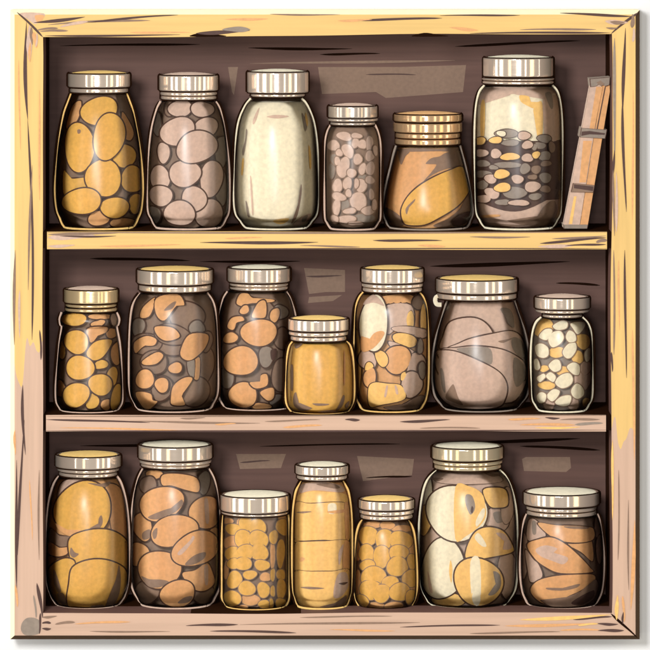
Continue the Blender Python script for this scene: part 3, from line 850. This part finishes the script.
j = Jar('honey_jar', 'short glass jar of smooth golden honey at the centre of the middle shelf', (275, 305, 5.417), 243,
        [(196, 144), (225, 164), (300, 178), (400, 184), (500, 183), (545, 174), (572, 155)], (70, 134, 163), [(140, 160, 160), (166, 188, 150)], S2, MID, None, yc=43, lid_cx=236, gap=2.2, bead='YEL', top='YEL')
j.core('GOLD', 204, 'honey', patches=[
    ([(84, 335), (97, 335), (97, 455), (85, 450)], 'BR'), ([(104, 480), (115, 476), (112, 515), (140, 548), (202, 558), (150, 575), (108, 552), (98, 520)], 'BR'), ([(205, 533), (292, 536), (270, 545), (225, 545)], 'BR'),
    ([(372, 488), (378, 505), (362, 552), (330, 576), (352, 530)], 'BR'), ([(382, 540), (402, 520), (400, 545), (385, 560)], 'BR'), ([(105, 212), (148, 208), (135, 225), (112, 235)], 'BR'), ([(230, 580), (300, 570), (340, 578), (290, 586)], 'TAN'),
    ([(72, 300), (84, 240), (96, 215), (88, 290), (76, 420), (84, 520), (74, 480)], 'YEL'), ([(375, 250), (382, 300), (380, 420), (374, 420)], 'ORG')])

j = Jar('pickle_jar', 'glass jar of mixed pickles with one creamy egg, between honey jar and wide tan jar', (345, 255, 3.824), 177,
        [(142, 106), (165, 123), (210, 137), (300, 141), (480, 140), (545, 132), (574, 118)], (48, 103, 119), [(106, 120, 117), (123, 137, 114)], S2, MID, ('ORG', 152), lid_cx=181, gap=12, bead='YEL', top='YEL')
A = j.piece
A([(140, 160), (250, 152), (262, 190), (160, 198)], 'ORG', 'RIM', 1); A((278, 182, 22, 24), 'BR'); A([(150, 200), (252, 192), (258, 280), (205, 275), (162, 300)], 'TAN'); A((250, 250, 12, 38), 'YEL', 'RIM', .6); A((302, 245, 14, 56), 'YEL', 'RIM', .8)
A((45, 420, 16, 120), 'YEL', 'RIM', .6); A((290, 300, 26, 18), 'TAN'); A((245, 288, 62, 15, 5), 'TAN', 'RIM', 1); A((230, 325, 46, 26, 18), 'YEL'); A([(170, 330), (230, 350), (270, 375), (250, 385), (180, 355)], 'TAN')
A((270, 415, 38, 40), 'TAN'); A((200, 400, 50, 55), 'ORG'); A((85, 400, 32, 40), 'TAN'); A((140, 395, 20, 36, -20), 'YEL', 'RIM', 1); A((92, 430, 15, 21), 'YEL', 'RIM', 1); A((95, 470, 22, 40), 'ORG'); A((228, 470, 16, 22), 'YEL', 'RIM', 1); A((255, 495, 40, 50), 'TAN')
A([(90, 510), (112, 488), (160, 492), (215, 500), (228, 550), (140, 572), (95, 578)], 'YEL', 'RIM', 1, [([(150, 540), (158, 500), (164, 505), (158, 540)], 'TAN'), ([(195, 530), (190, 500), (198, 502), (204, 530)], 'TAN')])
A([(150, 582), (220, 570), (280, 540), (302, 545), (275, 588), (200, 594)], 'BR', 'RIM', 1); A((295, 440, 14, 30), 'GR'); A((288, 350, 10, 30), 'GR')
A((110, 262, 52, 110), 'CREAM', 'RIM', 1.6, [([(70, 190), (85, 165), (108, 152), (130, 165), (150, 195), (110, 182)], 'TAN'), ([(62, 310), (85, 330), (110, 300), (140, 290), (150, 305), (110, 355), (64, 368)], 'ORG')])
j.finish('pickle piece', 'food piece', 'pickle jar')

j = Jar('slice_jar', 'wide glass jar of pale tan slices with a small side clasp, middle shelf', (425, 260, 3.939), 220,
        [(160, 131), (190, 142), (240, 159), (300, 175), (380, 188), (470, 190), (530, 180), (566, 156)], (70, 124, 160), [(129, 149, 157)], S2, MID, ('TAN', 166), lid_cx=205, gap=17, bead='GR', top='YEL')
A = j.piece
A([(300, 195), (335, 200), (350, 260), (330, 250), (318, 225)], 'GR', 'GR', .6); A((70, 440, 16, 80), 'GR', 'RIM', .5)
A([(72, 300), (100, 244), (180, 227), (235, 246), (268, 295), (250, 345), (120, 350), (60, 348)], 'TAN', 'RIM', 1.6)
A([(52, 376), (90, 346), (130, 330), (180, 310), (270, 290), (340, 280), (382, 310), (402, 390), (390, 470), (300, 480), (120, 450)], 'TAN', 'RIM', 1.6, [([(288, 320), (320, 313), (345, 308), (310, 326)], 'BR'), ([(345, 305), (380, 318), (398, 380), (370, 380), (345, 345)], 'GR')])
A([(40, 405), (60, 354), (122, 346), (200, 340), (300, 352), (365, 382), (396, 415), (398, 480), (340, 560), (200, 540), (80, 480)], 'TAN', 'RIM', 1.6, [([(125, 349), (200, 343), (258, 350), (262, 410), (215, 396), (160, 372)], 'GR'), ([(352, 385), (388, 412), (392, 470), (362, 500), (350, 460)], 'GR')])
A([(34, 430), (42, 368), (60, 356), (125, 362), (222, 402), (292, 442), (322, 490), (316, 545), (282, 580), (150, 586), (75, 555), (38, 490)], 'TAN', 'RIM', 1.6, [([(108, 490), (120, 510), (132, 545), (150, 572), (110, 560), (80, 540)], 'BR'), ([(60, 430), (72, 440), (80, 520), (66, 500)], 'GR')])
j.finish('slice', 'slice', 'wide middle shelf jar')
mb = MB()
c0 = at(425 + 47 / 3.939, 260 + 140 / 3.939, j.yc); c1 = at(425 + 45 / 3.939, 260 + 178 / 3.939, j.yc)
tube(mb, catmull([(c0[0] + 4, j.yc - 1, c0[2]), (c0[0] - .5, j.yc - 1, c0[2] - 1.5), (c1[0] - 1.2, j.yc - 1, (c0[2] + c1[2]) / 2), (c1[0] + .5, j.yc - 1, c1[2] + 1), (c1[0] + 5, j.yc - 1, c1[2] + .5)], 5, closed=False), 2.3, matte('CREAM'))
mb.build('clasp', j.root, j.O, smooth=60)

j = Jar('candy_jar', 'small glass jar of creamy white chunks at the right end of the middle shelf', (525, 285, 4.643), 171,
        [(150, 94), (178, 120), (230, 136), (320, 142), (450, 141), (525, 137), (555, 122)], (52, 107, 128), [(111, 124, 125), (134, 147, 92)], S2, MID, ('GR', 158), lid_cx=173, gap=11, bead='LCREAM', top='TAN')
A = j.piece
for e in ((85, 200, 45, 45), (268, 262, 32, 36), (150, 312, 38, 24), (245, 335, 24, 30), (100, 466, 38, 18), (180, 400, 36, 22), (90, 388, 20, 14), (285, 545, 16, 20)): A(e, 'YEL', 'BR', .8)
for e in ((268, 440, 34, 50), (225, 552, 24, 26), (282, 385, 22, 32), (110, 555, 26, 22)): A(e, 'TAN', 'BR', .8)
for q in ([(130, 190), (165, 168), (195, 172), (192, 200), (150, 208)], [(212, 180), (245, 172), (278, 176), (270, 205), (245, 228), (225, 205)], [(65, 240), (90, 208), (122, 205), (125, 230), (100, 255)], [(108, 250), (130, 220), (165, 215), (180, 245), (160, 275), (125, 288)],
          [(48, 285), (75, 272), (105, 290), (108, 325), (85, 338), (55, 325)], [(175, 310), (200, 275), (232, 268), (238, 300), (215, 335), (190, 338)], [(190, 240), (205, 212), (230, 225), (236, 258), (205, 265)], [(110, 375), (135, 348), (160, 352), (165, 390), (135, 402)],
          [(195, 380), (225, 360), (252, 375), (250, 415), (222, 412)], [(42, 350), (58, 345), (70, 380), (58, 395), (44, 385)], [(276, 320), (292, 295), (302, 300), (300, 345), (284, 355)], [(140, 452), (165, 420), (205, 410), (222, 440), (205, 468), (168, 478)],
          [(55, 430), (85, 412), (95, 428), (70, 450)], [(98, 425), (118, 405), (142, 425), (130, 450)], [(215, 488), (240, 458), (268, 478), (272, 510), (245, 528), (222, 515)], [(102, 515), (130, 485), (160, 492), (150, 520), (125, 540)], [(140, 545), (170, 518), (212, 515), (205, 555), (170, 562)], [(55, 515), (75, 498), (98, 510), (90, 542), (65, 545)]):
    A(q, 'CREAM', 'BR', 1.0)
j.finish('chunk', 'food chunk', 'rightmost middle shelf jar')

# ---------------- bottom shelf
j = Jar('fruit_jar', 'glass jar of very large golden fruit at the left end of the bottom shelf', (40, 440, 3.611), 172,
        [(130, 104), (160, 121), (220, 138), (300, 147), (400, 150), (510, 148), (560, 134), (585, 118)], (50, 95, 118), [(98, 110, 111), (114, 126, 105)], S3, BOT, ('ORG', 140), lid_cx=175, gap=14, bead='TAN', top='YEL')
A = j.piece  # brown patches on these fruit are painted bits of shadow
A([(75, 160), (120, 140), (180, 140), (150, 165), (80, 200), (60, 230)], 'TAN', 'RIM', 1); A([(40, 320), (70, 345), (110, 350), (105, 380), (60, 385), (30, 365)], 'BR'); A([(28, 365), (70, 388), (102, 388), (96, 412), (60, 420), (26, 405)], 'ORG')
A([(238, 165), (285, 170), (312, 240), (316, 360), (262, 330), (250, 240)], 'ORG'); A((155, 250, 106, 97), 'GOLD', 'RIM', 1.6, [([(55, 300), (80, 315), (120, 330), (150, 325), (110, 348), (70, 325)], 'ORG'), ([(180, 318), (215, 305), (212, 285), (222, 272), (226, 300), (208, 325)], 'BR'), ([(170, 155), (220, 158), (255, 150), (235, 170)], 'BR')])
A([(104, 400), (112, 350), (180, 325), (250, 325), (300, 350), (318, 385), (316, 470), (280, 452), (210, 440), (128, 450)], 'GOLD', 'RIM', 1.6, [([(112, 388), (125, 405), (140, 412), (122, 425), (108, 412)], 'BR')])
A([(30, 468), (75, 432), (112, 430), (126, 452), (104, 520), (98, 600), (62, 585), (34, 535)], 'GOLD', 'RIM', 1.6, [([(48, 470), (58, 480), (76, 540), (64, 550), (50, 515)], 'BR'), ([(62, 555), (85, 555), (95, 590), (75, 590)], 'BR')])
A([(105, 520), (118, 460), (180, 433), (250, 436), (308, 468), (318, 530), (302, 585), (240, 608), (120, 607), (98, 580)], 'GOLD', 'RIM', 1.6, [([(238, 600), (255, 550), (275, 500), (285, 450), (292, 500), (285, 560), (262, 598)], 'BR'), ([(185, 600), (225, 595), (228, 603), (190, 606)], 'BR')])
j.finish('fruit', 'fruit', 'leftmost bottom shelf jar')

j = Jar('fruit_jar', 'large glass jar of orange potato shaped fruit, second from left on the bottom shelf', (125, 430, 3.421), 174,
        [(132, 112), (170, 131), (230, 145), (320, 151), (450, 153), (530, 149), (575, 130)], (47, 96, 126), [(100, 111, 123), (113, 122, 118)], S3, BOT, ('BR', 138), lid_cx=172, gap=15, bead='TAN', top='LCREAM')
A = j.piece  # brown patches on the lower sides are shading painted in
A((100, 152, 26, 16), 'ORG'); A((270, 180, 20, 40), 'GR'); A((80, 190, 26, 34), 'BR'); A((60, 330, 32, 48), 'ORG', 'RIM', 1.5, [([(60, 352), (85, 340), (85, 368), (62, 375)], 'BR')]); A((45, 425, 34, 42), 'ORG'); A((308, 358, 20, 24), 'ORG'); A((75, 555, 40, 40), 'BR'); A((270, 560, 40, 36), 'BR')
A([(128, 155), (180, 150), (245, 165), (252, 210), (210, 205), (160, 190), (128, 188)], 'ORG'); A((275, 282, 56, 53, 10), 'ORG', 'RIM', 1.5, [([(272, 240), (284, 240), (288, 312), (276, 314)], 'TAN')]); A([(196, 492), (240, 480), (280, 455), (300, 490), (305, 525), (270, 550), (230, 540)], 'ORG', 'RIM', 1.5, [([(272, 470), (284, 465), (284, 525), (274, 525)], 'TAN')])
A((125, 252, 80, 54, -14), 'ORG', 'RIM', 1.5, [([(78, 298), (130, 275), (170, 262), (192, 238), (198, 255), (165, 285), (110, 306)], 'BR')]); A((168, 345, 78, 54, -12), 'ORG', 'RIM', 1.5, [([(94, 350), (110, 335), (108, 365), (98, 372)], 'BR')])
A((118, 477, 70, 66, 12), 'ORG', 'RIM', 1.5, [([(55, 500), (80, 510), (125, 512), (150, 520), (120, 538), (80, 535)], 'BR')]); A((242, 406, 80, 58, -18), 'ORG', 'RIM', 1.5, [([(180, 420), (220, 380), (232, 362), (236, 375), (195, 425)], 'TAN'), ([(205, 460), (235, 430), (275, 418), (270, 440), (235, 460)], 'BR')]); A((180, 560, 62, 43, -10), 'ORG', 'RIM', 1.5, [([(180, 592), (205, 572), (232, 570), (215, 590)], 'BR')])
j.finish('fruit', 'fruit', 'second bottom shelf jar from left')

j = Jar('chickpea_jar', 'straight sided glass jar of golden chickpeas under a wide lid, bottom shelf', (215, 480, 4.643), 188,
        [(158, 150), (200, 153), (350, 154), (500, 154), (550, 153), (574, 143)], (64, 139, 160), [(142, 154, 157)], S3, BOT, ('BR', 164), lid_cx=187, gap=11, bead='YEL', top='LCREAM')
A = j.piece
for e in ((60, 190, 22, 14), (318, 178, 22, 16), (75, 290, 34, 32), (235, 450, 24, 20), (165, 556, 44, 24), (120, 590, 30, 10), (120, 200, 20, 20), (268, 350, 12, 60), (52, 420, 12, 40)): A(e, 'ORG', 'BR', .8)
for e in ((85, 228, 34, 26), (142, 205, 34, 32), (196, 218, 38, 38), (315, 218, 28, 38), (272, 265, 18, 32), (305, 340, 18, 66), (130, 272, 40, 38), (202, 278, 44, 42), (85, 345, 36, 36), (205, 335, 40, 38), (142, 335, 38, 36), (85, 388, 30, 22), (130, 388, 38, 30), (218, 395, 32, 25), (162, 440, 29, 20), (90, 463, 34, 38),
          (148, 503, 37, 33), (225, 510, 29, 33), (75, 552, 44, 36), (230, 578, 26, 20), (306, 440, 18, 26), (268, 440, 10, 30), (308, 506, 22, 44), (268, 516, 10, 26), (306, 572, 22, 24), (262, 575, 10, 22)): A(e, 'GOLD', 'BR', .8)
j.finish('chickpea', 'chickpea', 'straight sided jar')

j = Jar('slab_bottle', 'slim tall glass bottle of stacked yellow slabs, bottom shelf', (285, 450, 3.824), 142,
        [(112, 76), (135, 88), (170, 101), (250, 111), (400, 113), (530, 112), (565, 104)], (54, 90, 101), [(93, 108, 96)], S3, BOT, ('ORG', 122), lid_cx=142, gap=9, bead='YEL', top='LCREAM')
A = j.piece
A([(66, 132), (140, 124), (210, 135), (222, 160), (150, 158), (64, 165)], 'TAN', 'ORG', .6, [([(120, 130), (180, 128), (210, 142), (195, 148), (150, 140)], 'BR')])
A([(54, 172), (100, 158), (150, 160), (228, 168), (240, 198), (150, 202), (48, 200)], 'YEL', 'ORG', 1)
A([(38, 208), (100, 206), (235, 204), (246, 260), (244, 345), (150, 342), (60, 346), (36, 340)], 'YEL', 'RIM', .8, [([(165, 208), (194, 206), (195, 240), (168, 242)], 'CREAM'), ([(42, 238), (80, 234), (102, 236), (70, 242)], 'BR'), ([(160, 236), (215, 228), (238, 226), (235, 236), (190, 243)], 'ORG'), ([(228, 210), (243, 212), (245, 330), (232, 330)], 'ORG')])
A([(36, 348), (60, 352), (150, 350), (246, 352), (246, 455), (150, 462), (60, 460), (34, 452)], 'YEL', 'RIM', .8, [([(60, 410), (75, 415), (68, 425), (55, 425)], 'ORG'), ([(226, 356), (245, 356), (244, 452), (222, 455)], 'ORG'), ([(205, 395), (222, 360), (222, 380), (208, 440)], 'TAN')])
A([(34, 465), (100, 466), (180, 465), (246, 460), (245, 545), (235, 590), (180, 602), (80, 600), (45, 585), (34, 530)], 'YEL', 'RIM', .8, [([(58, 525), (100, 523), (152, 529), (100, 533)], 'BR'), ([(185, 560), (200, 480), (235, 470), (242, 520), (215, 560)], 'TAN'), ([(132, 600), (180, 590), (215, 570), (235, 555), (230, 585), (190, 603)], 'BR'), ([(205, 510), (240, 505), (225, 516)], 'DK')])
j.finish('slab', 'slab', 'slim bottle')

j = Jar('chickpea_jar', 'small round shouldered glass jar of golden chickpeas right of the slim bottle', (350, 485, 4.815), 170,
        [(166, 109), (195, 125), (250, 139), (350, 148), (480, 151), (545, 145), (574, 130)], (64, 111, 133), [(115, 134, 130), (139, 157, 125)], S3, BOT, ('BR', 172), lid_cx=175, gap=11, bead='YEL', top='YEL')
A = j.piece
for e in ((110, 192, 42, 16), (250, 210, 48, 16), (180, 195, 36, 18), (120, 582, 44, 16), (212, 582, 44, 18), (300, 300, 20, 40), (38, 470, 14, 60), (36, 320, 12, 50), (305, 480, 14, 50)): A(e, 'ORG', 'BR', .8)
for e in ((88, 245, 42, 48), (165, 262, 42, 48), (245, 268, 54, 46), (80, 330, 38, 42), (152, 345, 40, 52), (235, 325, 48, 34), (85, 388, 38, 26), (228, 392, 48, 48), (298, 368, 22, 34), (292, 450, 38, 42), (112, 440, 60, 46), (195, 472, 38, 34), (100, 505, 56, 44), (152, 522, 42, 42), (240, 515, 48, 44), (50, 562, 36, 34), (295, 540, 26, 36)): A(e, 'GOLD', 'BR', .8)
j.finish('chickpea', 'chickpea', 'jar right of the slim bottle')

j = Jar('egg_jar', 'biggest glass jar of creamy white and yellow eggs, bottom shelf', (412, 435, 3.514), 197,
        [(120, 107), (145, 133), (180, 151), (240, 164), (320, 171), (450, 171), (535, 165), (578, 144)], (36, 81, 125), [(86, 98, 122), (101, 115, 118)], S3, BOT, ('TAN', 128), lidmat='warm', lid_cx=194, gap=16, bead='LCREAM', top='LCREAM')
A = j.piece
A([(85, 135), (180, 128), (290, 138), (310, 165), (180, 172), (90, 165)], 'TAN', 'RIM', .6, [([(58, 150), (110, 152), (90, 162)], 'BR'), ([(250, 130), (310, 140), (280, 146)], 'BR')]); A((300, 295, 42, 46), 'TAN', 'RIM', 1, [([(285, 275), (315, 270), (330, 295), (300, 310)], 'GR')]); A((335, 250, 22, 60), 'TAN', 'RIM', .6); A((335, 490, 30, 90), 'TAN', 'RIM', 1); A((52, 215, 18, 70), 'CREAM', 'RIM', .5); A((45, 300, 20, 50), 'YEL', 'RIM', .6)
A([(250, 195), (290, 185), (330, 195), (336, 245), (305, 255), (272, 248)], 'YEL'); A((128, 580, 60, 22), 'YEL', 'RIM', 1)
A((108, 470, 74, 108), 'CREAM', 'RIM', 1.5, [([(135, 440), (142, 470), (138, 520), (130, 480)], 'YEL'), ([(55, 480), (62, 500), (72, 555), (60, 540)], 'TAN')])
A((157, 274, 108, 96, -8), 'CREAM', 'RIM', 1.6, [([(152, 184), (200, 180), (245, 205), (258, 250), (258, 290), (232, 325), (190, 355), (152, 365)], 'YEL'), ([(190, 210), (212, 215), (222, 255), (205, 280), (188, 240)], 'GR'), ([(210, 250), (216, 258), (212, 275), (206, 268)], 'DK'), ([(225, 300), (245, 262), (256, 260), (252, 290), (228, 322)], 'CREAM')])
A([(190, 405), (215, 350), (245, 328), (285, 325), (325, 342), (356, 395), (350, 412), (300, 425), (200, 438)], 'YEL', 'RIM', 1.6, [([(220, 362), (235, 345), (262, 388), (245, 390)], 'CREAM'), ([(295, 345), (328, 350), (352, 395), (320, 402), (325, 375)], 'TAN')])
A((233, 515, 87, 82), 'YEL', 'RIM', 1.6, [([(205, 445), (238, 438), (240, 585), (212, 582)], 'CREAM'), ([(285, 480), (308, 490), (312, 530), (290, 560), (268, 560), (300, 520)], 'GR')])
j.finish('egg', 'egg', 'big egg jar')

j = Jar('slice_jar', 'squat glass jar of layered orange slices at the right end of the bottom shelf', (512, 475, 4.483), 224,
        [(174, 157), (205, 169), (260, 180), (350, 186), (450, 185), (520, 176), (562, 158)], (72, 129, 170), [(136, 152, 158), (157, 174, 156)], S3, BOT, ('BR', 180), lid_cx=223, gap=14, bead='TAN', top='LCREAM')
A = j.piece
A([(75, 205), (110, 205), (150, 265), (130, 280), (70, 290)], 'TAN', 'RIM', 1, [([(90, 210), (106, 210), (108, 262), (92, 262)], 'GR')]); A((55, 360, 14, 110), 'TAN', 'RIM', .6); A((388, 230, 18, 50), 'TAN', 'RIM', .6); A((392, 330, 14, 60), 'TAN', 'RIM', .6)
A([(60, 335), (95, 378), (118, 400), (135, 455), (85, 480), (70, 420)], 'TAN'); A([(250, 310), (320, 300), (355, 290), (362, 385), (310, 345)], 'ORG')
A([(116, 215), (200, 225), (340, 232), (368, 250), (362, 290), (300, 303), (222, 296), (165, 268)], 'ORG', 'RIM', 1.6, [([(235, 230), (340, 232), (330, 242), (260, 240)], 'BR'), ([(300, 250), (350, 245), (345, 280), (310, 285)], 'ORG')])
A([(68, 312), (120, 288), (178, 280), (240, 310), (300, 362), (350, 415), (355, 436), (220, 440), (150, 412), (100, 372)], 'ORG', 'RIM', 1.6, [([(105, 335), (150, 315), (205, 330), (180, 345), (250, 370), (230, 400), (180, 385), (130, 365)], 'TAN')])
A([(84, 508), (120, 472), (200, 452), (300, 446), (366, 448), (366, 480), (300, 522), (200, 572), (140, 575), (95, 542)], 'ORG', 'RIM', 1.6, [([(155, 505), (220, 508), (300, 488), (290, 505), (230, 518), (165, 515)], 'BR')])
A([(130, 560), (200, 565), (265, 540), (330, 510), (370, 470), (385, 500), (360, 560), (290, 590), (200, 595)], 'BR', 'RIM', .6, [([(265, 575), (305, 545), (355, 520), (370, 520), (362, 552), (310, 584)], 'DK')])
j.finish('slice', 'slice', 'rightmost bottom shelf jar')


# ------------------------------------------------------------------ camera, lamps, world
cd = bpy.data.cameras.new('camera')
cam = bpy.data.objects.new('camera', cd); COL.objects.link(cam)
cam.location = (0, -D * U, H * U)
cam.rotation_euler = (pi / 2, 0, 0)
cd.sensor_width = 36
cd.lens = 36 * D / 650
cd.shift_y = -H / 650
cd.clip_start = .1; cd.clip_end = 100
sc.camera = cam

def area(name, loc, size, power, color, target=(0, 40, 0), shape='RECTANGLE'):
    ld = bpy.data.lights.new(name, 'AREA')
    ld.shape = shape; ld.size = size[0] * U; ld.size_y = size[1] * U
    ld.energy = power; ld.color = color
    o = bpy.data.objects.new(name, ld); COL.objects.link(o)
    o.location = tuple(c * U for c in loc)
    from mathutils import Vector
    d = Vector([(t - c) * U for t, c in zip(target, loc)])
    o.rotation_euler = d.to_track_quat('-Z', 'Y').to_euler()
    return o
area('key_lamp', (-700, -3200, 800), (540, 540), 72, (1, 1, 1))
area('front_lamp', (-120, -4700, 250), (500, 500), 46, (1, 1, 1))  # added fill close to the camera axis, evens out the light
def strip(az, dist, width, rad, color, z=30, tall=1500):
    """A tall soft lamp standing az degrees to the side of the cabinet's front."""
    a = math.radians(az)
    area('strip_lamp', (dist * sin(a), -dist * cos(a), z), (width, tall), rad * pi * width * tall * 1e-6, color, target=(0, 0, z))
strip(-78, 1500, 320, 3.0, (1, .97, .92))
strip(-55, 1600, 330, 2.7, (1, .97, .90))
strip(-24, 1700, 300, 2.0, (1, .84, .55))
strip(27, 1600, 170, 2.4, (1, .97, .90))
strip(48, 1600, 250, 2.4, (1, .83, .52))
strip(73, 1500, 320, 2.9, (1, .95, .88))
w = bpy.data.worlds.new('World'); sc.world = w
w.use_nodes = True
bg = w.node_tree.nodes['Background']
bg.inputs[0].default_value = (1, 1, 1, 1)
bg.inputs[1].default_value = .12

sc.view_settings.view_transform = 'Standard'
sc.view_settings.look = 'None'
sc.view_settings.exposure = 0
sc.view_settings.gamma = 1
sc.cycles.max_bounces = 8
sc.cycles.transparent_max_bounces = 24
sc.cycles.use_denoising = True
